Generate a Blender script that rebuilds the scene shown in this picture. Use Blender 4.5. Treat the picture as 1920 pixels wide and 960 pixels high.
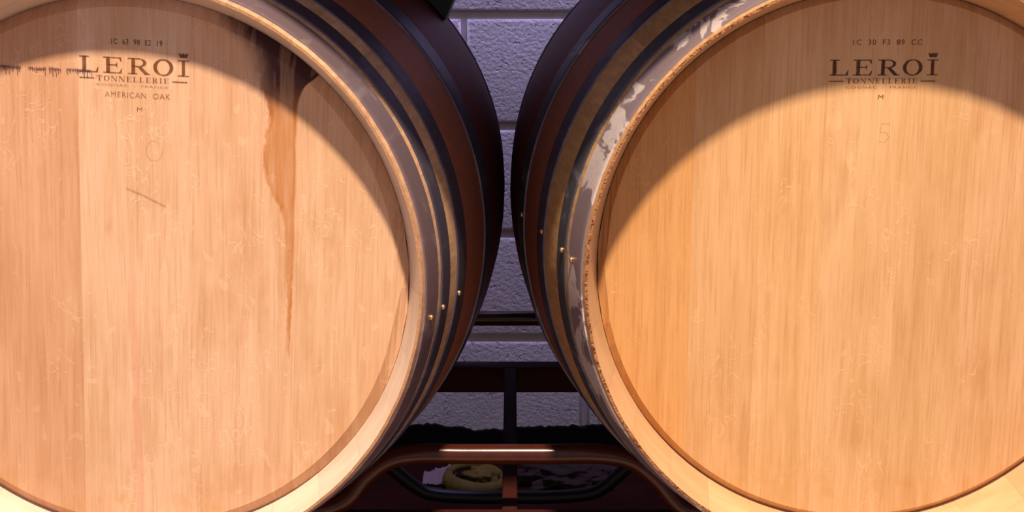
import bpy, bmesh, math, random
from mathutils import Vector, Matrix, noise
random.seed(7)
for o in list(bpy.data.objects): bpy.data.objects.remove(o)
SC = bpy.context.scene
COL = SC.collection

# ------------------------------------------------------------------ camera
cd = bpy.data.cameras.new('camera'); cam = bpy.data.objects.new('camera', cd); COL.objects.link(cam)
cam.location = (0.0046, -1.3622, 0.0)
cam.rotation_euler = (math.pi/2 - 0.2219, 0, 0)
cd.sensor_width = 36.0; cd.lens = 2727.93/1920*36
cd.clip_start = 0.05; cd.clip_end = 60
SC.camera = cam

# ------------------------------------------------------------------ world, lamps, exposure
w = bpy.data.worlds.new('world'); SC.world = w; w.use_nodes = True
bg = w.node_tree.nodes['Background']
bg.inputs[0].default_value = (0.32, 0.285, 0.335, 1); bg.inputs[1].default_value = 1.35

def aim(o, target):
    o.rotation_euler = (Vector(target) - o.location).to_track_quat('-Z', 'Y').to_euler()
ld = bpy.data.lights.new('warm_spot', 'SPOT'); ld.energy = 2020; ld.color = (1.0, 0.80, 0.60)
ld.shadow_soft_size = 0.13; ld.spot_size = math.radians(25); ld.spot_blend = 0.3
lo = bpy.data.objects.new('warm_spot', ld); COL.objects.link(lo); lo.location = (0.2, -2.0, 3.75); aim(lo, (0, -0.1, -0.6))
la = bpy.data.lights.new('cool_ceiling_lamp', 'AREA'); la.energy = 30; la.color = (0.50, 0.47, 1.0)
la.shape = 'RECTANGLE'; la.size = 0.5; la.size_y = 0.16
ao = bpy.data.objects.new('cool_ceiling_lamp', la); COL.objects.link(ao); ao.location = (0.22, 1.02, 1.15); aim(ao, (0.03, 1.14, -0.3))

SC.view_settings.view_transform = 'Standard'; SC.view_settings.look = 'None'
SC.view_settings.exposure = 0.0; SC.view_settings.gamma = 1.0; SC.view_settings.use_curve_mapping = False

# ------------------------------------------------------------------ helpers
def link(name, me, mats, parent=None):
    o = bpy.data.objects.new(name, me); COL.objects.link(o)
    if mats is not None:
        me.materials.clear()
        for m in (mats if isinstance(mats, (list, tuple)) else [mats]): me.materials.append(m)
    if parent: o.parent = parent
    return o
def mesh(name, verts, faces, smooth=False, midx=None):
    me = bpy.data.meshes.new(name); me.from_pydata([tuple(v) for v in verts], [], faces); me.validate(); me.update()
    if smooth:
        for p in me.polygons: p.use_smooth = True
    if midx:
        for p, i in zip(me.polygons, midx): p.material_index = i
    return me
def bm_mesh(name, bm, smooth=False):
    bmesh.ops.recalc_face_normals(bm, faces=bm.faces[:])
    me = bpy.data.meshes.new(name); bm.to_mesh(me); bm.free()
    if smooth:
        for p in me.polygons: p.use_smooth = True
    return me
def empty(name, loc, label, cat, group=None):
    o = bpy.data.objects.new(name, None); COL.objects.link(o); o.location = loc
    tag(o, label, cat, group); return o
def tag(o, label, cat, group=None, kind=None):
    if label: o['label'] = label
    if cat: o['category'] = cat
    if group: o['group'] = group
    if kind: o['kind'] = kind
    return o
def box_bm(x0, x1, y0, y1, z0, z1, bev=0.0):
    bm = bmesh.new(); bmesh.ops.create_cube(bm, size=1)
    for v in bm.verts:
        v.co = Vector(((x0+x1)/2 + v.co.x*(x1-x0), (y0+y1)/2 + v.co.y*(y1-y0), (z0+z1)/2 + v.co.z*(z1-z0)))
    if bev: bmesh.ops.bevel(bm, geom=bm.edges[:], offset=bev, segments=2, affect='EDGES', profile=0.5)
    return bm
def catmull(pts, n=8):
    P = [Vector(p) for p in pts]; P = [2*P[0]-P[1]] + P + [2*P[-1]-P[-2]]; out = []
    for i in range(1, len(P)-2):
        for k in range(n):
            t = k/n; a, b, c, d = P[i-1:i+3]
            out.append(0.5*((2*b) + (c-a)*t + (2*a-5*b+4*c-d)*t*t + (3*b-a-3*c+d)*t**3))
    out.append(P[-2]); return out
def tube_mesh(name, path, r, seg=16, closed=False):
    verts, faces = [], []; n = len(path); up = Vector((0, 1, 0))
    for i, p in enumerate(path):
        t = (path[min(i+1, n-1)] - path[max(i-1, 0)]).normalized()
        a = up.cross(t)
        if a.length < 1e-4: a = Vector((1, 0, 0)).cross(t)
        a.normalize(); b = t.cross(a)
        rr = r(i/(n-1)) if callable(r) else r
        for k in range(seg):
            q = 2*math.pi*k/seg; verts.append(p + (a*math.cos(q) + b*math.sin(q))*rr)
    for i in range(n-1):
        for k in range(seg):
            k2 = (k+1) % seg; faces.append((i*seg+k, i*seg+k2, (i+1)*seg+k2, (i+1)*seg+k))
    faces.append(tuple(range(seg))[::-1]); faces.append(tuple((n-1)*seg+k for k in range(seg)))
    return mesh(name, verts, faces, smooth=True)

# node helpers
class NT:
    def __init__(s, name):
        s.m = bpy.data.materials.new(name); s.m.use_nodes = True; s.t = s.m.node_tree
        s.b = s.t.nodes['Principled BSDF']; s.out = s.t.nodes['Material Output']
    def n(s, typ, **kw):
        nd = s.t.nodes.new(typ)
        for k, v in kw.items(): setattr(nd, k, v)
        return nd
    def l(s, a, b): s.t.links.new(a, b)
    def put(s, sock, v):
        if hasattr(v, 'is_linked') or isinstance(v, bpy.types.NodeSocket): s.l(v, sock)
        else: sock.default_value = v
    def math(s, op, a, b=0.0, c=0.0, clamp=False):
        nd = s.n('ShaderNodeMath', operation=op, use_clamp=clamp)
        for i, v in enumerate((a, b, c)): s.put(nd.inputs[i], v)
        return nd.outputs[0]
    def ss(s, v, a, b):
        nd = s.n('ShaderNodeMapRange', interpolation_type='SMOOTHSTEP')
        s.put(nd.inputs[0], v); nd.inputs[1].default_value = a; nd.inputs[2].default_value = b
        return nd.outputs[0]
    def mix(s, f, a, b, blend='MIX'):
        nd = s.n('ShaderNodeMix', data_type='RGBA', blend_type=blend)
        s.put(nd.inputs[0], f); s.put(nd.inputs[6], a); s.put(nd.inputs[7], b); return nd.outputs[2]
    def noise(s, vec, scale, detail=3, rough=0.55, dist=0.0):
        nd = s.n('ShaderNodeTexNoise'); s.l(vec, nd.inputs['Vector'])
        nd.inputs['Scale'].default_value = scale; nd.inputs['Detail'].default_value = detail
        nd.inputs['Roughness'].default_value = rough; nd.inputs['Distortion'].default_value = dist
        return nd.outputs[0]
    def mapv(s, vec, scale, loc=(0, 0, 0)):
        nd = s.n('ShaderNodeMapping'); s.l(vec, nd.inputs[0]); nd.inputs['Scale'].default_value = scale
        nd.inputs['Location'].default_value = loc; return nd.outputs[0]
    def coord(s): return s.n('ShaderNodeTexCoord').outputs['Object']
    def xyz(s, vec): nd = s.n('ShaderNodeSeparateXYZ'); s.l(vec, nd.inputs[0]); return nd.outputs
    def bump(s, h, strength, dist):
        nd = s.n('ShaderNodeBump'); nd.inputs['Strength'].default_value = strength; nd.inputs['Distance'].default_value = dist
        s.l(h, nd.inputs['Height']); s.l(nd.outputs[0], s.b.inputs['Normal'])
    def fin(s, col=None, rough=None, metal=None, spec=None):
        if col is not None: s.put(s.b.inputs['Base Color'], col)
        if rough is not None: s.put(s.b.inputs['Roughness'], rough)
        if metal is not None: s.put(s.b.inputs['Metallic'], metal)
        if spec is not None: s.put(s.b.inputs['Specular IOR Level'], spec)
        return s.m

# ------------------------------------------------------------------ materials
def m_head(name, base, dark, light, left):
    T = NT(name); c = T.coord()
    oi = T.n('ShaderNodeObjectInfo')
    off = T.n('ShaderNodeVectorMath', operation='MULTIPLY_ADD')
    cmb = T.n('ShaderNodeCombineXYZ')
    for i in range(3): T.l(oi.outputs['Random'], cmb.inputs[i])
    T.l(cmb.outputs[0], off.inputs[0]); off.inputs[1].default_value = (7, 3, 11); T.l(c, off.inputs[2])
    v = off.outputs[0]
    fine = T.noise(T.mapv(v, (520, 60, 14)), 1.0, 4, 0.65)
    mid = T.noise(T.mapv(v, (110, 20, 7.0)), 1.0, 4, 0.6, 0.5)
    broad = T.noise(T.mapv(v, (16, 4, 5)), 1.0, 3, 0.5)
    fk = T.noise(T.mapv(v, (52, 20, 27)), 1.0, 1.5, 0.5, 1.3)
    ridge = T.math('ABSOLUTE', T.math('SUBTRACT', fk, 0.5))
    fleck = T.math('SUBTRACT', 1.0, T.ss(ridge, 0.004, 0.022))
    fmask = T.ss(T.noise(T.mapv(v, (17, 4, 9), (3, 0, 5)), 1.0, 2, 0.5), 0.46, 0.62)
    fleck = T.math('MULTIPLY', fleck, fmask)
    mott = T.noise(T.mapv(v, (22, 5, 11), (9, 0, 4)), 1.0, 4, 0.6)
    col = T.mix(T.ss(broad, 0.30, 0.70), dark, base)
    col = T.mix(T.math('MULTIPLY', T.ss(mott, 0.50, 0.72), 0.45), col, (dark[0]*0.86, dark[1]*0.76, dark[2]*0.66, 1))
    col = T.mix(T.math('MULTIPLY', T.ss(mid, 0.35, 0.75), 0.55), col, light)
    col = T.mix(T.math('MULTIPLY', T.ss(fine, 0.46, 0.72), 0.42), col, (dark[0]*0.72, dark[1]*0.62, dark[2]*0.52, 1))
    col = T.mix(T.math('MULTIPLY', fleck, 0.34), col, (min(1, light[0]*1.12), light[1]*1.10, light[2]*1.10, 1))
    pt = T.ss(T.noise(T.mapv(v, (62, 20, 48), (1, 7, 2)), 1.0, 1.0, 0.4, 0.8), 0.70, 0.72)
    col = T.mix(T.math('MULTIPLY', pt, 0.30 if left else 0.10), col, (light[0]*1.05, light[1]*1.06, light[2]*1.08, 1))
    col = T.mix(1.0, col, oi.outputs['Color'], 'MULTIPLY')
    X, Y, Z = T.xyz(c)
    wob = T.math('MULTIPLY', T.math('SUBTRACT', T.noise(T.mapv(c, (60, 10, 40)), 1.0, 4, 0.6), 0.5), 0.012)
    if left:
        def curve(pts):     # z -> x, both remapped to 0..1
            fc = T.n('ShaderNodeFloatCurve'); cu = fc.mapping.curves[0]
            z0, z1, x0, x1 = -0.09, 0.27, 0.08, 0.20
            pp = sorted(((z-z0)/(z1-z0), (x-x0)/(x1-x0)) for z, x in pts)
            while len(cu.points) < len(pp): cu.points.new(0.5, 0.5)
            for q, (a, b) in zip(cu.points, pp): q.location = (a, b); q.handle_type = 'AUTO_CLAMPED'
            fc.mapping.update()
            T.l(T.math('DIVIDE', T.math('SUBTRACT', Z, z0), z1-z0), fc.inputs['Value'])
            return T.math('MULTIPLY_ADD', fc.outputs[0], x1-x0, x0)
        xl = curve([(.27, .082), (.25, .090), (.225, .114), (.19, .124), (.165, .131), (.13, .127), (.105, .129), (.085, .138), (.068, .1465), (.03, .1495), (-.017, .1512), (-.07, .1535), (-.09, .1555)])
        xr = curve([(.27, .19), (.22, .19), (.205, .180), (.185, .164), (.165, .1605), (.105, .1605), (.068, .1598), (.03, .1595), (-.017, .1585), (-.06, .1572), (-.078, .1560), (-.09, .1525)])
        jag = T.math('MULTIPLY', T.math('SUBTRACT', T.noise(T.mapv(c, (240, 10, 75)), 1.0, 3, 0.6), 0.5), 0.010)
        wx = T.math('ADD', T.math('ADD', X, T.math('MULTIPLY', wob, 0.3)), T.math('MULTIPLY', jag, T.ss(T.math('SUBTRACT', 0.165, X), 0.004, 0.012)))
        hi0 = T.ss(Z, 0.165, 0.215)
        a = T.mix(hi0, T.ss(T.math('SUBTRACT', wx, xl), -0.0005, 0.0035), T.ss(T.math('SUBTRACT', wx, xl), -0.012, 0.020)); b = T.ss(T.math('SUBTRACT', xr, wx), -0.0002, 0.0022)
        st = T.math('MULTIPLY', a, b)
        edge = T.math('SUBTRACT', 1.0, T.math('MULTIPLY', T.ss(T.math('SUBTRACT', wx, xl), 0.001, 0.009), T.ss(T.math('SUBTRACT', xr, wx), 0.001, 0.007)))
        streak = T.noise(T.mapv(c, (130, 10, 9), (2, 0, 0)), 1.0, 3, 0.6)
        hi = T.ss(T.math('ADD', Z, T.math('MULTIPLY', wob, 2.0)), 0.150, 0.205)
        amt = T.math('MULTIPLY', st, T.math('MULTIPLY_ADD', T.ss(streak, 0.35, 0.65), 0.45, T.math('MULTIPLY_ADD', edge, 0.35, T.math('MULTIPLY_ADD', hi, 0.42, 0.32)), clamp=True), clamp=True)
        stc = T.mix(hi, (0.44, 0.165, 0.040, 1), (0.055, 0.020, 0.022, 1))
        col = T.mix(amt, col, stc)
        # wine-red rays running down the board beside the mark
        rw = T.math('ADD', X, T.math('MULTIPLY', wob, 0.9))
        ray = T.math('SUBTRACT', 1.0, T.ss(T.math('ABSOLUTE', T.math('SUBTRACT', rw, T.math('MULTIPLY_ADD', Z, -0.02, 0.0))), 0.0012, 0.006))
        ray = T.math('MULTIPLY', ray, T.ss(T.math('MULTIPLY', Z, -1.0), -0.08, 0.12))
        col = T.mix(T.math('MULTIPLY', ray, 0.30), col, (0.60, 0.22, 0.17, 1))
    # damp tide marks low on the head
    low = T.math('MULTIPLY', T.ss(T.math('MULTIPLY', Z, -1.0), 0.17, 0.25), T.ss(T.noise(T.mapv(v, (40, 8, 30)), 1.0, 3, 0.6), 0.48, 0.66))
    col = T.mix(T.math('MULTIPLY', low, 0.35), col, (0.50, 0.25, 0.07, 1))
    T.bump(T.math('ADD', T.math('MULTIPLY', fine, 0.6), T.math('MULTIPLY', fleck, 0.55)), 0.30, 0.0006)
    return T.fin(col, 0.55, 0.0, 0.25)
HEAD_L = m_head('oak_head_pale', (0.66, 0.42, 0.27, 1), (0.57, 0.335, 0.19, 1), (0.73, 0.50, 0.345, 1), True)
HEAD_R = m_head('oak_head_golden', (0.64, 0.385, 0.195, 1), (0.55, 0.31, 0.135, 1), (0.70, 0.44, 0.24, 1), False)

def m_simple_wood(name, a, b, rough=0.55, sc=(30, 120, 30), bump=0.3, chips=None):
    T = NT(name); c = T.coord()
    oi = T.n('ShaderNodeObjectInfo')
    add = T.n('ShaderNodeVectorMath', operation='ADD'); T.l(c, add.inputs[0])
    cmb = T.n('ShaderNodeCombineXYZ')
    for i in range(3): T.l(oi.outputs['Random'], cmb.inputs[i])
    T.l(cmb.outputs[0], add.inputs[1]); v = add.outputs[0]
    n1 = T.noise(T.mapv(v, sc), 1.0, 4, 0.6)
    col = T.mix(T.ss(n1, 0.3, 0.7), a, b)
    tone = T.math('MULTIPLY_ADD', oi.outputs['Random'], 0.16, 0.92)
    hv = T.n('ShaderNodeHueSaturation'); T.l(tone, hv.inputs['Value']); T.l(col, hv.inputs['Color']); col = hv.outputs[0]
    if chips:
        n2 = T.noise(T.mapv(v, (230, 230, 230)), 1.0, 3, 0.7)
        col = T.mix(T.ss(n2, 0.50, 0.60), col, chips); n1 = T.math('ADD', n1, T.math('MULTIPLY', n2, 3.0))
    T.bump(n1, bump, 0.001)
    return T.fin(col, rough, 0.0, 0.3)
BEVEL_L = m_simple_wood('chime_wood_pale', (0.60, 0.45, 0.34, 1), (0.68, 0.53, 0.42, 1), sc=(14, 50, 60))
BEVEL_R = m_simple_wood('chime_wood_golden', (0.50, 0.29, 0.14, 1), (0.57, 0.35, 0.185, 1), sc=(14, 50, 60))
RIM_L = m_simple_wood('rim_end_grain', (0.36, 0.185, 0.095, 1), (0.47, 0.26, 0.145, 1), sc=(300, 300, 300))
RIM_R = m_simple_wood('rim_rough_end_grain', (0.30, 0.12, 0.05, 1), (0.42, 0.19, 0.075, 1), 0.7, (300, 300, 300), 1.0, (0.12, 0.035, 0.015, 1))

def m_stave(name, oak_a, oak_b, red, deep, y1, y2):
    # oak near the ends, wine-red dressing on the middle of the barrel
    T = NT(name); c = T.coord(); X, Y, Z = T.xyz(c)
    oi = T.n('ShaderNodeObjectInfo')
    add = T.n('ShaderNodeVectorMath', operation='ADD'); T.l(c, add.inputs[0])
    cmb = T.n('ShaderNodeCombineXYZ')
    for i in range(3): T.l(oi.outputs['Random'], cmb.inputs[i])
    T.l(cmb.outputs[0], add.inputs[1]); v = add.outputs[0]
    g = T.noise(T.mapv(v, (160, 7, 160)), 1.0, 4, 0.6)
    b = T.noise(T.mapv(v, (18, 9, 18)), 1.0, 3, 0.5)
    col = T.mix(T.ss(g, 0.3, 0.7), oak_a, oak_b)
    tone = T.math('MULTIPLY_ADD', oi.outputs['Random'], 0.22, 0.89)
    hv = T.n('ShaderNodeHueSaturation'); T.l(tone, hv.inputs['Value']); T.l(col, hv.inputs['Color']); col = hv.outputs[0]
    e = T.math('MINIMUM', Y, T.math('SUBTRACT', 0.95, Y))
    e = T.math('ADD', e, T.math('MULTIPLY', T.math('SUBTRACT', b, 0.5), 0.03))
    rc = T.mix(T.ss(g, 0.3, 0.75), red, (red[0]*1.25, red[1]*1.15, red[2]*1.05, 1))
    col = T.mix(T.math('MULTIPLY', T.ss(e, y1-0.012, y1+0.012), 0.95), col, rc)
    col = T.mix(T.math('MULTIPLY', T.ss(e, y2-0.02, y2+0.02), 0.9), col, deep)
    T.bump(g, 0.25, 0.0006)
    return T.fin(col, 0.50, 0.0, 0.18)
STAVE_L = m_stave('stave_oak_wine_dressed', (0.42, 0.245, 0.135, 1), (0.56, 0.34, 0.20, 1), (0.25, 0.085, 0.050, 1), (0.13, 0.021, 0.014, 1), 0.135, 0.27)
STAVE_R = m_stave('stave_oak_honey_wine_dressed', (0.36, 0.19, 0.08, 1), (0.48, 0.28, 0.125, 1), (0.21, 0.068, 0.042, 1), (0.115, 0.018, 0.012, 1), 0.165, 0.285)
STAVE_IN = m_simple_wood('stave_inside', (0.12, 0.07, 0.04, 1), (0.16, 0.09, 0.05, 1))

def m_hoop(name, base, patch, lo, hi, sc, metal=0.75, rough=0.42):
    T = NT(name); c = T.coord()
    n1 = T.noise(T.mapv(c, (sc, sc*0.6, sc)), 1.0, 4, 0.6, 0.6)
    n2 = T.noise(T.mapv(c, (160, 160, 160)), 1.0, 3, 0.6)
    k = T.ss(n1, lo, hi)
    col = T.mix(k, base, patch)
    col = T.mix(T.math('MULTIPLY', T.ss(n2, 0.45, 0.75), 0.22), col, (base[0]*0.5, base[1]*0.45, base[2]*0.45, 1))
    T.bump(n2, 0.12, 0.0006)
    r = T.math('MULTIPLY_ADD', n2, 0.18, rough - 0.08)
    return T.fin(col, r, metal)
HOOP_L = m_hoop('galvanised_hoop', (0.33, 0.235, 0.265, 1), (0.45, 0.35, 0.37, 1), 0.52, 0.66, 26)
HOOP_DARK = m_hoop('dull_steel_hoop', (0.13, 0.115, 0.165, 1), (0.19, 0.175, 0.24, 1), 0.5, 0.7, 22)
HOOP_R = m_hoop('patchy_galvanised_hoop', (0.34, 0.26, 0.285, 1), (0.86, 0.75, 0.71, 1), 0.535, 0.575, 20, 0.6)  # pale patches over a mauve-grey base, broken up by noise
HOOP_DARK_R = m_hoop('stained_steel_hoop', (0.13, 0.13, 0.16, 1), (0.27, 0.26, 0.31, 1), 0.54, 0.66, 24)
def m_plain(name, col, rough, metal=0.0, spec=0.5, nsc=60, amt=0.25, bump=0.2):
    T = NT(name); c = T.coord(); n1 = T.noise(c, nsc, 4, 0.6)
    k = T.mix(T.math('MULTIPLY', T.ss(n1, 0.35, 0.7), amt), col, (col[0]*0.4, col[1]*0.4, col[2]*0.4, 1))
    if bump: T.bump(n1, bump, 0.001)
    return T.fin(k, rough, metal, spec)
BRASS = m_plain('brass_nail', (0.80, 0.50, 0.22, 1), 0.3, 0.9)
RACK = m_plain('oxblood_rack_paint', (0.052, 0.011, 0.006, 1), 0.22, 0.0, 0.35, 90, 0.3, 0.08)
RACK_DULL = m_plain('dull_oxblood_paint', (0.040, 0.010, 0.007, 1), 0.6, 0.0, 0.08, 90, 0.3, 0.1)
FLOOR = m_plain('shade_darkened_floor', (0.022, 0.0065, 0.005, 1), 0.9, 0, 0.0, 9, 0.5)  # near-black colour holds the shade under the rack
BLACKP = m_plain('black_tube_paint', (0.006, 0.004, 0.004, 1), 0.45, 0, 0.3, 90, 0.3, 0.1)
TAR = m_plain('black_wall_tar', (0.006, 0.004, 0.004, 1), 0.8, 0, 0.05, 80, 0.3, 0.6)
YELLOW = m_plain('yellow_cloth', (0.095, 0.060, 0.007, 1), 0.8, 0, 0.2, 40, 0.45)
WHITE = m_plain('white_paper', (0.16, 0.11, 0.11, 1), 0.85, 0, 0.2, 50, 0.2)
GREY = m_plain('grey_sacking', (0.030, 0.016, 0.014, 1), 0.9, 0, 0.1, 30, 0.6, 0.6)

def m_block():
    T = NT('painted_concrete_block'); c = T.coord()
    oi = T.n('ShaderNodeObjectInfo'); add = T.n('ShaderNodeVectorMath', operation='ADD'); T.l(c, add.inputs[0]); T.l(oi.outputs['Location'], add.inputs[1]); v = add.outputs[0]
    n1 = T.noise(v, 190, 5, 0.65); n2 = T.noise(v, 70, 3, 0.6)
    vo = T.n('ShaderNodeTexVoronoi', feature='SMOOTH_F1'); T.l(v, vo.inputs['Vector']); vo.inputs['Scale'].default_value = 150
    pit = T.math('MULTIPLY', T.ss(n2, 0.60, 0.70), 1.2)
    h = T.math('SUBTRACT', T.math('ADD', T.math('MULTIPLY', n1, 0.9), T.math('MULTIPLY', vo.outputs['Distance'], 0.6)), pit)
    T.bump(h, 0.8, 0.0028)
    col = T.mix(T.ss(T.noise(v, 6, 3), 0.35, 0.7), (0.60, 0.545, 0.56, 1), (0.52, 0.46, 0.48, 1))
    return T.fin(col, 0.55, 0, 0.35)
BLOCK = m_block()
MORTAR = m_plain('painted_mortar', (0.50, 0.42, 0.41, 1), 0.6, 0, 0.3, 60, 0.2, 0.3)

def m_burn(name, col, alpha):
    T = NT(name); c = T.coord(); n1 = T.noise(T.mapv(c, (500, 100, 160)), 1.0, 3, 0.6)
    tr = T.n('ShaderNodeBsdfTransparent'); mx = T.n('ShaderNodeMixShader')
    a = T.math('MULTIPLY_ADD', T.ss(n1, 0.30, 0.62), 0.35*alpha, 0.65*alpha)
    T.l(a, mx.inputs[0]); T.l(tr.outputs[0], mx.inputs[1]); T.l(T.b.outputs[0], mx.inputs[2]); T.l(mx.outputs[0], T.out.inputs[0])
    return T.fin(col, 0.7, 0, 0.1)
BURN_D = m_burn('burnt_brand_dark', (0.085, 0.035, 0.022, 1), 0.92)
BURN_B = m_burn('burnt_brand_brown', (0.17, 0.062, 0.022, 1), 0.90)
BURN_F = m_burn('burnt_brand_faded', (0.24, 0.095, 0.035, 1), 0.70)
INK = m_burn('purple_ink', (0.13, 0.055, 0.08, 1), 0.62)
INK_D = m_burn('stamped_blue_black_ink', (0.04, 0.025, 0.045, 1), 0.85)
PENCIL = m_burn('faint_pencil', (0.40, 0.22, 0.10, 1), 0.40)

# ------------------------------------------------------------------ setting: block wall, floor
YW, ZF = 1.3114, -1.0
BL, BH = 0.4064, 0.2032
wall = link('wall_back', bm_mesh('wall_back', box_bm(-2.45, 2.45, YW+0.0055, YW+0.15, ZF, 2.2)), MORTAR); wall['kind'] = 'structure'
def block_mesh(wd, name):
    g = 0.0115; W, H = wd-g, BH-0.014
    bm = box_bm(-W/2, W/2, 0, 0.05, -H/2, H/2)
    es = [e for e in bm.edges if all(v.co.y < 0.01 for v in e.verts)]
    bmesh.ops.bevel(bm, geom=es, offset=0.006, segments=3, affect='EDGES', profile=0.6)
    return bm_mesh(name, bm, True)
bm_full = block_mesh(BL, 'block'); bm_full.materials.append(BLOCK)
zc0 = -0.155          # a bed joint
for r in range(-5, 5):
    zt = zc0 - BH*r
    xo = (-0.083 if r % 2 == 0 else 0.145)
    for k in range(-3, 3):
        x = xo + BL*(k+0.5)
        z = zt - BH/2
        if z - BH/2 < ZF - 0.02:
            continue
        o = bpy.data.objects.new('concrete_block', bm_full); COL.objects.link(o); o.parent = wall
        o.location = (x, YW, z)
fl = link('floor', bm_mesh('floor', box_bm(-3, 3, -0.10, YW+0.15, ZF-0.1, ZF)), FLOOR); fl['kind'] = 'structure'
BOUNCE = m_plain('pale_bounce_floor', (0.46, 0.34, 0.25, 1), 0.7, 0, 0.3, 7, 0.15)  # unseen pale floor, added to bounce warm light onto the barrel flanks
bf = link('floor_bounce', bm_mesh('floor_bounce', box_bm(-3, 3, -6, -0.10, ZF-0.1, ZF)), BOUNCE); bf['kind'] = 'structure'
# black tar line along the foot of the wall, ragged upper edge
vs, fs = [], []; N = 420
for i in range(N+1):
    x = -1.6 + 3.2*i/N
    h = 0.056 + 0.008*noise.noise(Vector((x*9, 0, 0))) + 0.005*noise.noise(Vector((x*38, 3, 0))) + 0.004*noise.noise(Vector((x*110, 7, 0)))
    if x < -0.05: h += 0.006*min(1, (-0.05-x)/0.1)
    if x > 0.08: h += 0.012*min(1, (x-0.08)/0.09)
    for (yy, zz) in ((YW-0.004, ZF), (YW-0.004, ZF+h-0.002), (YW-0.001, ZF+h), (YW+0.02, ZF+h)): vs.append((x, yy, zz))
for i in range(N):
    for k in range(3): a = i*4+k; fs.append((a, a+4, a+5, a+1))
bb = link('baseboard_back', mesh('baseboard_back', vs, fs), TAR); bb['kind'] = 'structure'

# ------------------------------------------------------------------ barrels
L, R0, RB = 0.95, 0.290, 0.3496
def rp(y): return RB - (RB-R0)*((y-L/2)/(L/2))**2
def stave_mesh(name, da, depth, mats):
    outer = [(rp(0.0015) - 0.0008, 0.0), (rp(0.002), 0.002)] + [(rp(y), y) for y in [0.95*i/26 for i in range(1, 26)]] + [(rp(L-0.002), L-0.002), (rp(L)-0.0008, L)]
    inner = [(0.2845, L), (0.272, L-0.045), (0.272, L-0.07)] + [(rp(y)-0.026, y) for y in (0.80, 0.65, 0.475, 0.30, 0.15)] + [(0.272, 0.072), (0.2715, depth+0.014), (0.2725, depth+0.010), (0.2862, 0.0010), (0.2868, 0.0)]
    prof = outer + inner; n = len(prof); cols = 5; verts = []; faces = []; mid = []
    for c in range(cols):
        t = c/(cols-1); ang = (t-0.5)*da
        for (r, y) in prof:
            rr = r
            a = ang
            if c in (0, cols-1):
                a = ang - math.copysign(0.00006/r, ang)
                if y in [q[1] for q in outer] and r > 0.286: rr = r - 0.0003
            verts.append((rr*math.sin(a), y, rr*math.cos(a)))
    no = len(outer)
    for c in range(cols-1):
        for k in range(n):
            k2 = (k+1) % n
            faces.append((c*n+k, c*n+k2, (c+1)*n+k2, (c+1)*n+k))
            if k < no-1: mid.append(0)
            elif k == n-1 or k == no-1: mid.append(2)
            elif k >= n-3: mid.append(1)
            else: mid.append(3)
    me = mesh(name, verts, faces, True, mid)
    for m in mats: me.materials.append(m)
    try: me.set_sharp_from_angle(angle=math.radians(28))
    except Exception: pass
    return me
def hoop_mesh(name, y0, y1, th=0.0019, front=False):
    prof = [(rp(y0)-0.001, y0), (rp(y0)+th*0.8, y0), (rp(y0)+th, y0+0.0006)]
    for i in range(1, 6):
        y = y0 + (y1-y0)*i/6; prof.append((rp(y)+th, y))
    prof += [(rp(y1)+th, y1-0.0006), (rp(y1)+th*0.8, y1), (rp(y1)-0.001, y1)]
    n = len(prof); S = 144; verts = []; faces = []
    for s in range(S):
        a = 2*math.pi*s/S
        for r, y in prof: verts.append((r*math.sin(a), y, r*math.cos(a)))
    for s in range(S):
        s2 = (s+1) % S
        for k in range(n-1): faces.append((s*n+k, s*n+k+1, s2*n+k+1, s2*n+k))
    me = mesh(name, verts, faces, True)
    try: me.set_sharp_from_angle(angle=math.radians(35))
    except Exception: pass
    return me
def board_mesh(name, x0, x1, y0, rin, rout, drop, jog):
    g = 0.0
    ncol = max(8, int((x1-x0)/0.006)); xs = [x0+g, x0+g+0.0006] + [x0+(x1-x0)*i/ncol for i in range(1, ncol)] + [x1-g-0.0006, x1-g]
    rows = 11; verts = []; faces = []
    for ci, x in enumerate(xs):
        zo = math.sqrt(max(rout*rout-x*x, 1e-10)); zi = math.sqrt(max(rin*rin-x*x, 0))
        zs = [-zo] + [zi*(-1+2*i/(rows-3)) for i in range(rows-2)] + [zo]
        for z in zs:
            r = math.hypot(x, z)
            y = y0 + jog + max(0, min(1, (r-rin)/(rout-rin)))*drop
            if ci in (0, len(xs)-1): y += 0.00012
            verts.append((x, y, z))
    nf = len(verts)
    for v in list(verts): verts.append((v[0], y0+0.024, v[2]))
    nc = len(xs)
    for c in range(nc-1):
        for k in range(rows-1):
            a = c*rows+k; faces.append((a, a+rows, a+rows+1, a+1)); faces.append((nf+a, nf+a+1, nf+a+rows+1, nf+a+rows))
    for c in range(nc-1):
        a = c*rows; faces.append((a, nf+a, nf+a+rows, a+rows)); a = c*rows+rows-1; faces.append((a, a+rows, nf+a+rows, nf+a))
    for k in range(rows-1):
        a = k; faces.append((a, a+1, nf+a+1, nf+a)); a = (nc-1)*rows+k; faces.append((a, nf+a, nf+a+1, a+1))
    bm = bmesh.new(); me = mesh(name, verts, faces); bm.from_mesh(me); bpy.data.meshes.remove(me)
    bmesh.ops.remove_doubles(bm, verts=bm.verts[:], dist=1e-6)
    return bm_mesh(name, bm)
def nail_mesh():
    bm = bmesh.new(); bmesh.ops.create_uvsphere(bm, u_segments=10, v_segments=6, radius=0.0032)
    for v in bm.verts: v.co.z *= 0.75
    return bm_mesh('nail', bm, True)
NAIL = nail_mesh(); NAIL.materials.append(BRASS)

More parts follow.
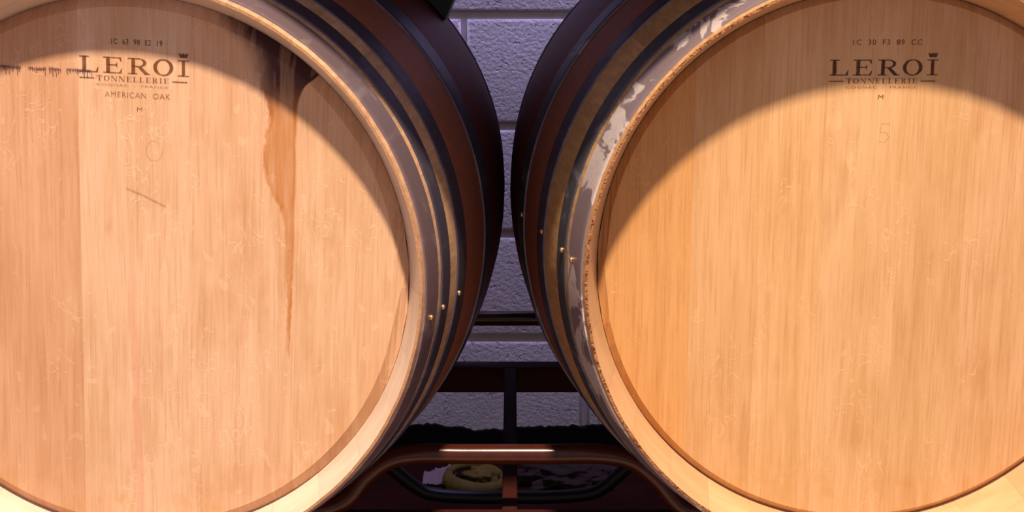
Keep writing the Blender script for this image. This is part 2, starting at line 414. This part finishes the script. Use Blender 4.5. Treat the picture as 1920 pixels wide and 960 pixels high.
def barrel(loc, yaw, roll, depth, head_m, mats, hoops, hoop_mats, bounds, tones, rin, drop, nails, nail_ang, label, seed):
    rnd = random.Random(seed)
    B = empty('wine_barrel', loc, label, 'barrel'); B.rotation_euler = (0, roll, yaw)
    widths = [10.5]*10 + [12.0]*10 + [13.5]*10; rnd.shuffle(widths)
    ms = {wd: stave_mesh('stave', math.radians(wd), depth, mats) for wd in (10.5, 12.0, 13.5)}
    a = rnd.uniform(0, 10)
    for wd in widths:
        o = bpy.data.objects.new('stave', ms[wd]); COL.objects.link(o); o.parent = B
        o.rotation_euler = (0, math.radians(a + wd/2), 0); a += wd
    names = ['chime_hoop', 'quarter_hoop', 'quarter_hoop', 'bilge_hoop']
    for i, (y0, y1) in enumerate(hoops):
        h = link(names[i], hoop_mesh(names[i], y0, y1), hoop_mats[i], B)
        link(names[i], hoop_mesh(names[i], L-y1, L-y0), hoop_mats[i], B)
        if nails[i]:
            nl = bpy.data.objects.new('nail', NAIL); COL.objects.link(nl); nl.parent = h
            y = nails[i]; r = rp(y) + 0.0026; t = math.radians(nail_ang[i]) + roll
            nl.location = (r*math.cos(t), y, r*math.sin(t)); nl.rotation_euler = (0, math.pi/2 - t, 0)
            nl['label'] = 'small brass nail head'
    for i in range(len(bounds)-1):
        o = link('head_board', board_mesh('head_board', max(bounds[i], -0.2718), min(bounds[i+1], 0.2718), depth, rin, 0.2725, drop, rnd.uniform(-0.0001, 0.0001)), head_m, B)
        o.color = tuple(tones[i]) + (1,)
    back = mesh('rear_head', [(0.272*math.cos(2*math.pi*i/64), L-0.05, 0.272*math.sin(2*math.pi*i/64)) for i in range(64)] + [(0.272*math.cos(2*math.pi*i/64), L-0.07, 0.272*math.sin(2*math.pi*i/64)) for i in range(64)],
                [tuple(range(64)), tuple(range(127, 63, -1))] + [(i, (i+1) % 64, 64+(i+1) % 64, 64+i) for i in range(64)])
    link('rear_head', back, STAVE_IN, B)
    return B
DL, DR = 0.036, 0.056
XL, ZL, XR, ZR = -0.3708, -0.3344, 0.3638, -0.3302
t_l = [(0.90, 0.82, 0.78), (0.92, 0.82, 0.76), (1.03, 1.02, 1.02), (1.01, 0.98, 0.96), (1.0, 0.98, 0.93)]
bar_l = barrel((XL, 0, ZL), -math.atan(0.0325), 0.047, DL, HEAD_L, [STAVE_L, BEVEL_L, RIM_L, STAVE_IN],
               [(0.007, 0.042), (0.056, 0.082), (0.114, 0.147), (0.250, 0.297)], [HOOP_L, HOOP_DARK, HOOP_DARK, HOOP_DARK],
               [-0.2718, -0.160, -0.0515, 0.0568, 0.161, 0.2718], t_l, 0.2615, 0.0085,
               [0.0227, 0.0600, 0.1185, None], [-7.24, -6.9, -6.65, 0],
               'oak wine barrel with a brown stain running down its pale head', 3)
t_r = [(0.96, 0.83, 0.63), (0.97, 0.94, 0.88), (1.03, 1.03, 1.0), (1.0, 1.0, 0.99), (0.96, 0.95, 0.92), (0.97, 0.95, 0.96), (0.98, 0.96, 0.97)]
bar_r = barrel((XR, 0, ZR), math.atan(0.0243), 0.0, DR, HEAD_R, [STAVE_R, BEVEL_R, RIM_R, STAVE_IN],
               [(0.006, 0.046), (0.060, 0.087), (0.148, 0.179), (0.270, 0.312)], [HOOP_R, HOOP_DARK_R, HOOP_DARK, HOOP_DARK_R],
               [-0.2718, -0.180, -0.1140, -0.0505, 0.027, 0.0925, 0.1655, 0.2718], t_r, 0.2655, 0.007,
               [0.0332, 0.0668, 0.1520, 0.2745], [177.45, 177.1, 177.0, 178.1],
               'golden oak wine barrel with a clean head and pale-patched chime hoop', 5)

# ------------------------------------------------------------------ branding on the heads (flat print a hair proud of the wood)
def ell(cx, cy, rx, ry, a0, a1, n): return [(cx+rx*math.cos(a0+(a1-a0)*i/n), cy+ry*math.sin(a0+(a1-a0)*i/n)) for i in range(n+1)]
def ring(cx, cy, RX, RY, rx, ry, a0=0, a1=2*math.pi, n=28):
    o, i = ell(cx, cy, RX, RY, a0, a1, n), ell(cx, cy, rx, ry, a0, a1, n)
    return [[o[k], o[k+1], i[k+1], i[k]] for k in range(n)]
def rect(x0, x1, y0, y1): return [[(x0, y0), (x1, y0), (x1, y1), (x0, y1)]]
S = 0.055
def glyph(ch, wd):
    st = 0.24 if wd > 0.9 else 0.2; p = []
    sx = wd*0.16
    if ch == 'L':
        p += rect(sx, sx+st, 0, 1) + rect(0, sx*2+st, 1-S, 1) + rect(0, wd*0.97, 0, S) + [[(wd*0.86, S), (wd*0.97, S), (wd, 0.32), (wd*0.96, 0.32)]]
    elif ch == 'E':
        p += rect(sx, sx+st, 0, 1) + rect(0, wd*0.95, 1-S, 1) + rect(0, wd*0.96, 0, S) + rect(sx, wd*0.72, 0.49, 0.49+S)
        p += [[(wd*0.84, S), (wd*0.96, S), (wd, 0.28), (wd*0.95, 0.28)], [(wd*0.84, 1-S), (wd*0.95, 1-S), (wd*0.97, 0.75), (wd*0.92, 0.75)], [(wd*0.66, 0.52), (wd*0.72, 0.36), (wd*0.74, 0.36), (wd*0.74, 0.68), (wd*0.72, 0.68)]]
    elif ch == 'R':
        p += rect(sx, sx+st, 0, 1) + rect(0, sx+st+0.12, 0, S) + rect(0, wd*0.5, 1-S, 1) + rect(sx, wd*0.5, 0.46, 0.46+S)
        p += ring(wd*0.48, 0.73, wd*0.34, 0.27, wd*0.34-st*0.85, 0.215, -math.pi/2, math.pi/2, 16)
        p += [[(wd*0.42, 0.48), (wd*0.60, 0.48), (wd*0.92, 0.03), (wd*0.74, 0.0)]] + rect(wd*0.74, wd, 0, S)
    elif ch == 'O':
        p += ring(wd/2, 0.5, wd*0.5, 0.52, wd*0.5-st*0.98, 0.46)
    elif ch == 'I':
        c = wd/2; p += rect(c-st/2, c+st/2, 0, 1) + rect(0, wd, 0, S) + rect(0, wd, 1-S, 1)
    elif ch == 'T':
        c = wd/2; p += rect(c-st/2, c+st/2, 0, 1) + rect(c-0.22, c+0.22, 0, S) + rect(0.02, wd-0.02, 1-S*1.3, 1)
        p += [[(0, 0.70), (0.06, 0.70), (0.14, 1-S), (0.02, 1-S)], [(wd, 0.70), (wd-0.06, 0.70), (wd-0.14, 1-S), (wd-0.02, 1-S)]]
    elif ch == 'N':
        p += rect(0.10, 0.18, 0, 1) + rect(wd-0.18, wd-0.10, 0, 1) + [[(0.08, 1), (0.30, 1), (wd-0.10, 0), (wd-0.28, 0)]] + rect(0, 0.3, 0, S) + rect(wd-0.3, wd, 1-S, 1) + rect(0, 0.2, 1-S, 1)
    return p
def polys_mesh(name, polys, y, tf):
    v, f = [], []
    for q in polys:
        b = len(v)
        for (a, c) in q: X, Z = tf(a, c); v.append((X, y, Z))
        f.append(tuple(range(b, b+len(q))))
    return mesh(name, v, f)
def bfont(text, height, width, y, u, vv, tf):
    cu = bpy.data.curves.new('t', 'FONT'); cu.body = text; cu.size = 1; cu.space_character = 1.12; cu.resolution_u = 3
    ob = bpy.data.objects.new('t', cu); COL.objects.link(ob)
    dg = bpy.context.evaluated_depsgraph_get(); me = bpy.data.meshes.new_from_object(ob.evaluated_get(dg))
    bpy.data.objects.remove(ob); bpy.data.curves.remove(cu)
    xs = [q.co.x for q in me.vertices]; ys = [q.co.y for q in me.vertices]
    x0, x1, y0, y1 = min(xs), max(xs), min(ys), max(ys)
    for q in me.vertices:
        a = u + (q.co.x-x0)/(x1-x0)*width; c = vv + (q.co.y-y0)/(y1-y0)*height
        X, Z = tf(a, c); q.co = (X, y, Z)
    return me
def stamp(B, depth, ox, oz, number, num_u, num_w, extra, m_big, m_small, m_num):
    k = 0.0000921; y = depth - 0.0004
    tf = lambda a, c: (ox + a*k, oz + c*k)
    P = []; H = 165.0
    for ch, u0, u1 in (('L', 0, 200), ('E', 250, 450), ('R', 508, 745), ('O', 775, 985), ('I', 1030, 1150)):
        P += [[(u0+a*H, c*H) for a, c in q] for q in glyph(ch, (u1-u0)/H)]
    cr = [(1054, 190), (1126, 190), (1130, 204), (1146, 238), (1122, 222), (1118, 240), (1104, 222), (1090, 240), (1076, 222), (1062, 240), (1058, 222), (1034, 238), (1050, 204)]
    c0 = (1090, 205)
    P += [[c0, cr[i], cr[(i+1) % len(cr)]] for i in range(len(cr))]
    link('brand_lettering', polys_mesh('brand_lettering', P, y, tf), m_big, B)['label'] = 'burnt brand reading LEROI with a small crown'
    P = []; h = 52.0; pos = 180.0; word = 'TONNELLERIE'
    ws = {'T': 60, 'O': 58, 'N': 64, 'E': 52, 'L': 50, 'R': 60, 'I': 28}; gap = (755-sum(ws[c] for c in word))/10
    for ch in word:
        P += [[(pos+a*h, -83+c*h) for a, c in q] for q in glyph(ch, ws[ch]/h)]; pos += ws[ch]+gap
    P += rect(0, 152, -66, -56) + rect(972, 1130, -66, -56)
    link('brand_lettering', polys_mesh('brand_lettering', P, y, tf), m_small, B)['label'] = 'small burnt lettering reading TONNELLERIE between two rules'
    link('brand_lettering', bfont('COGNAC  -  FRANCE', 24, 750, y, 180, -136, tf), BURN_F, B)['label'] = 'tiny faded lettering reading COGNAC - FRANCE'
    link('serial_number', bfont(number, 56, num_w, y, num_u[0], num_u[1], tf), m_num, B)['label'] = 'stamped number ' + number
    for txt, u, v0, wd, hh, mm in extra:
        link('brand_lettering', bfont(txt, hh, wd, y, u, v0, tf), mm, B)['label'] = 'small burnt lettering reading ' + txt
stamp(bar_r, DR, -0.0497, 0.1902, '1C  30  F3  89  CC', (236, 320), 732, [('M', 530, -250, 56, 46, BURN_B)], BURN_D, BURN_B, BURN_D)
ca, sa = math.cos(0.047), math.sin(0.047)
lx, lz = -0.0404*ca - 0.2004*sa, 0.0404*sa*-1 + 0.2004*ca
stamp(bar_l, DL, lx, lz, '1C  63  98  E2  19', (335, 300), 535, [('AMERICAN  OAK', 262, -250, 690, 58, BURN_F), ('M', 600, -390, 56, 46, BURN_F)], BURN_B, BURN_B, INK_D)

def stroke(name, paths, wdt, y, m, B, label):
    P = []
    for pth in paths:
        for (x0, z0), (x1, z1) in zip(pth, pth[1:]):
            d = math.hypot(x1-x0, z1-z0) or 1e-6; nx, nz = -(z1-z0)/d*wdt/2, (x1-x0)/d*wdt/2
            P.append([(x0+nx, z0+nz), (x1+nx, z1+nz), (x1-nx, z1-nz), (x0-nx, z0-nz)])
    o = link(name, polys_mesh(name, P, y, lambda a, c: (a, c)), m, B)
    if label: o['label'] = label
# smudged ink handwriting across the left of the stained head
rnd = random.Random(11); paths = []; thick = []
for x0, x1 in ((-0.130, -0.106), (-0.099, -0.082), (-0.079, -0.068), (-0.062, -0.038)):
    x = x0; zb = 0.199
    thick.append([(x0, zb+0.0008), ((x0+x1)/2, zb+rnd.uniform(-0.0008, 0.0012)), (x1, zb+0.0002)])
    while x < x1:
        ln = rnd.choice((0.002, 0.003, 0.0045, 0.007)); paths.append([(x, zb+rnd.uniform(0, 0.0022)), (x+rnd.uniform(-0.0003, 0.0009), zb-ln)])
        x += rnd.uniform(0.0010, 0.0026)
stroke('ink_scrawl', paths, 0.0010, DL-0.0005, INK, bar_l, 'smudged purple ink scrawl')
stroke('ink_scrawl', thick, 0.0016, DL-0.0006, INK, bar_l, 'smudged purple ink scrawl')
stroke('pencil_mark', [[(0.012, 0.143), (0.004, 0.1435), (0.003, 0.135), (0.009, 0.1345), (0.012, 0.130), (0.008, 0.125), (0.002, 0.1255)]], 0.0006, DR-0.0005, PENCIL, bar_r, 'faint pencilled 5')
stroke('scratch', [[(-0.006, 0.087), (0.010, 0.081), (0.033, 0.0705)]], 0.0018, DL-0.0005, PENCIL, bar_l, 'faint brown scratch')
stroke('pencil_mark', [[(0.022+0.008*math.cos(t*0.45+1), 0.125+0.010*math.sin(t*0.45+1)) for t in range(13)]], 0.0006, DL-0.0005, PENCIL, bar_l, 'faint pencilled loop')

# ------------------------------------------------------------------ steel racks
YA, YB2 = 0.185, 0.768
def rack(name, dz, dy, by, label):
    z0, z1 = ZF, -0.52
    K = empty(name, (0, 0.476+dy, z0), label, 'rack')
    o = K.location
    def P(me, nm, lab=None, m=RACK):
        q = link(nm, me, m, K); q.location = (-o.x, -o.y, -o.z)
        if lab: q['label'] = lab
        return q
    for Y in (YA+dy, YB2+dy):
        yl = Y - by
        rb = rp(yl); axl = XL + 0.0325*yl; axr = XR - 0.0243*yl
        P(bm_mesh('cross_bar', box_bm(-0.235, 0.235, Y-0.0175, Y+0.0175, -0.690+dz, -0.650+dz, 0.003), False), 'cross_bar', None, RACK_DULL)
        for sx in (-1, 1):
            x0, x1 = sorted((sx*0.225, sx*0.77))
            P(bm_mesh('base_bar', box_bm(x0, x1, Y-0.0175, Y+0.0175, -0.730+dz, -0.6905+dz, 0.003), False), 'base_bar', None, RACK_DULL)
        def arc(ax, az, a0, a1, r, n):
            return [(ax + r*math.cos(math.radians(a0+(a1-a0)*i/n)), Y, az + r*math.sin(math.radians(a0+(a1-a0)*i/n))+dz) for i in range(n+1)]
        rr = rb + 0.0125
        path = [(axl-0.27, Y, ZL-0.243+dz)] + arc(axl, ZL, 232, 292, rr, 6)
        path += [(-0.186, Y, -0.634+dz), (-0.160, Y, -0.604+dz), (-0.133, Y, -0.584+dz), (-0.100, Y, -0.5775+dz), (-0.05, Y, -0.5775+dz), (0.0, Y, -0.5775+dz), (0.05, Y, -0.5775+dz), (0.104, Y, -0.5775+dz), (0.140, Y, -0.585+dz), (0.169, Y, -0.608+dz), (0.198, Y, -0.641+dz)]
        path += arc(axr, ZR, 249, 308, rr, 6) + [(axr+0.27, Y, ZR-0.243+dz)]
        P(tube_mesh('cradle_tube', catmull(path, 6), 0.0112, 18), 'cradle_tube')
        if True:        # lower spreader tube hanging below the base bar
            u = [(-0.40, Y, -0.665), (-0.33, Y, -0.712), (-0.25, Y, -0.768), (-0.186, Y, -0.815), (-0.150, Y, -0.846), (-0.120, Y, -0.861), (-0.06, Y, -0.866), (0.0, Y, -0.866), (0.06, Y, -0.866), (0.122, Y, -0.861), (0.150, Y, -0.848), (0.186, Y, -0.815), (0.25, Y, -0.768), (0.33, Y, -0.712), (0.40, Y, -0.665)]
            P(tube_mesh('spreader_tube', catmull(u, 6), 0.0105, 16), 'spreader_tube', None, BLACKP)
        for sx in (-1, 1):
            P(bm_mesh('upright', box_bm(sx*0.755-0.018, sx*0.755+0.018, Y-0.018, Y+0.018, z0, z1, 0.003)), 'upright')
    P(bm_mesh('long_rail', box_bm(-0.0070, 0.0110, YA+dy+0.0175, YB2+dy-0.0175, -0.672+dz, -0.650+dz, 0.002)), 'long_rail', None, RACK_DULL)
    for sx in (-1, 1):
        P(bm_mesh('side_rail', box_bm(sx*0.755-0.012, sx*0.755+0.012, YA+dy+0.018, YB2+dy-0.018, -0.685+dz, -0.655+dz, 0.002)), 'side_rail')
    return K
rack('barrel_rack', 0.0, 0.0, 0.0, 'dark red steel tube rack cradling the two barrels above the floor')

# barrel stacked over the gap between the two, held on black chocks
def copy_tree(o, parent=None, skip=('brand_lettering', 'serial_number', 'ink_scrawl', 'pencil_mark', 'scratch')):
    c = o.copy(); COL.objects.link(c); c.parent = parent
    for ch in list(o.children):
        if ch.name.split('.')[0] in skip: continue
        copy_tree(ch, c, skip)
    return c
UX, UY, UZ = 0.012, -0.10, 0.372
c = copy_tree(bar_r); c.location = (UX, UY, UZ); c.rotation_euler = (0, 1.1, 0)
c['label'] = 'oak barrel stacked over the gap between the two barrels'
def chock(ax, az, k, right, a0, a1, edge, label):
    y0, y1 = 0.50, 0.60; v = []; f = []; n = 8
    for Y in (y0, y1):
        r1 = rp(Y) + 0.003; r2 = rp(Y-UY) + 0.0045; cx = ax + k*Y
        low = [(cx + r1*math.cos(math.radians(a0+(a1-a0)*i/n)), az + r1*math.sin(math.radians(a0+(a1-a0)*i/n))) for i in range(n+1)]
        up = []
        for i in range(n+1):
            x = low[i][0] + edge*(1-i/n)
            up.append((x, UZ - math.sqrt(r2*r2-(x-UX)**2)))
        for q in low + up: v.append((q[0], Y, q[1]))
    m = 2*(n+1)
    for i in range(n):
        f += [(i, i+1, n+1+i+1, n+1+i), (m+i, m+n+1+i, m+n+2+i, m+i+1), (i, m+i, m+i+1, i+1), (n+1+i, n+2+i, m+n+2+i, m+n+1+i)]
    f += [(0, n+1, m+n+1, m), (n, m+n, m+2*n+1, 2*n+1)]
    bm = bmesh.new(); me = mesh('c', v, f); bm.from_mesh(me); bpy.data.meshes.remove(me)
    o = link('barrel_chock', bm_mesh('barrel_chock', bm), BLACKP); tag(o, label, 'chock', 'black chocks under the stacked barrel')
chock(XL, ZL, 0.0325, False, 38.8, 66, 0.060, 'black chock wedged on the shoulder of the stained barrel')
chock(XR, ZR, -0.0243, True, 129, 112, -0.030, 'black chock wedged on the shoulder of the golden barrel')

# ------------------------------------------------------------------ odds and ends on the floor by the wall
def lump(name, c, s, seed, sub, amp, freq, m, label, cat, flat=True):
    bm = bmesh.new(); bmesh.ops.create_icosphere(bm, subdivisions=sub, radius=1)
    for v in bm.verts:
        d = 1 + amp*noise.noise(v.co*freq + Vector((seed, 0, 0))) + amp*0.5*noise.noise(v.co*freq*2.3 + Vector((0, seed, 0)))
        v.co = Vector((v.co.x*s[0]*d, v.co.y*s[1]*d, max(v.co.z*d, -0.55)*s[2]))
    mn = min(v.co.z for v in bm.verts)
    for v in bm.verts: v.co.z -= mn
    o = link(name, bm_mesh(name, bm, True), m); o.location = (c[0], c[1], ZF)
    return tag(o, label, cat)
yb = empty('crumpled_cloth', (-0.062, 1.165, ZF), 'crumpled yellow cloth curled on the floor by the wall', 'cloth')
o = lump('fold', (0, 0, 0), (0.034, 0.030, 0.020), 4, 4, 0.35, 2.2, YELLOW, None, None); o.parent = yb; o.location = (0.012, 0, 0.0)
pth = catmull([(-0.050, 0.0, 0.022), (-0.048, -0.02, 0.014), (-0.030, -0.045, 0.012), (0.005, -0.055, 0.009), (0.04, -0.040, 0.010), (0.05, -0.01, 0.012)], 8)
o = link('rolled_edge', tube_mesh('rolled_edge', pth, lambda t: 0.006+0.011*math.sin(math.pi*min(1, t*1.05))**0.8*(1-t*0.5), 12), YELLOW, yb)
pth = catmull([(-0.050, 0.0, 0.022), (-0.035, 0.02, 0.024), (0.0, 0.03, 0.024), (0.035, 0.02, 0.018), (0.05, -0.01, 0.012)], 8)
o = link('rolled_edge', tube_mesh('rolled_edge', pth, 0.007, 12), YELLOW, yb)
# torn white sheet leaning by the cloth
vs, fs = [], []; nx, ny = 26, 10
for i in range(nx+1):
    for j in range(ny+1):
        u = i/nx; vv = j/ny
        top = 0.004 + 0.020*u + 0.006*noise.noise(Vector((u*14, 5, 0)))
        vs.append((-0.160 + 0.050*u + 0.022*vv*u, 1.150 + 0.05*vv + 0.004*noise.noise(Vector((u*5, vv*4, 2))), ZF + 0.002 + top*vv + 0.004*abs(noise.noise(Vector((u*7, vv*6, 9))))))
for i in range(nx):
    for j in range(ny): a = i*(ny+1)+j; fs.append((a, a+ny+1, a+ny+2, a+1))
o = link('paper_scrap', mesh('paper_scrap', vs, fs, True), WHITE); tag(o, 'torn white paper scrap beside the yellow cloth', 'paper')
sm = o.modifiers.new('thick', 'SOLIDIFY'); sm.thickness = 0.0015; sm.offset = 1
lump('crumpled_sack', (0.105, 1.175, ZF), (0.085, 0.055, 0.026), 9, 5, 0.38, 2.6, GREY, 'crumpled dark grey sack lying on the floor by the wall', 'sack')
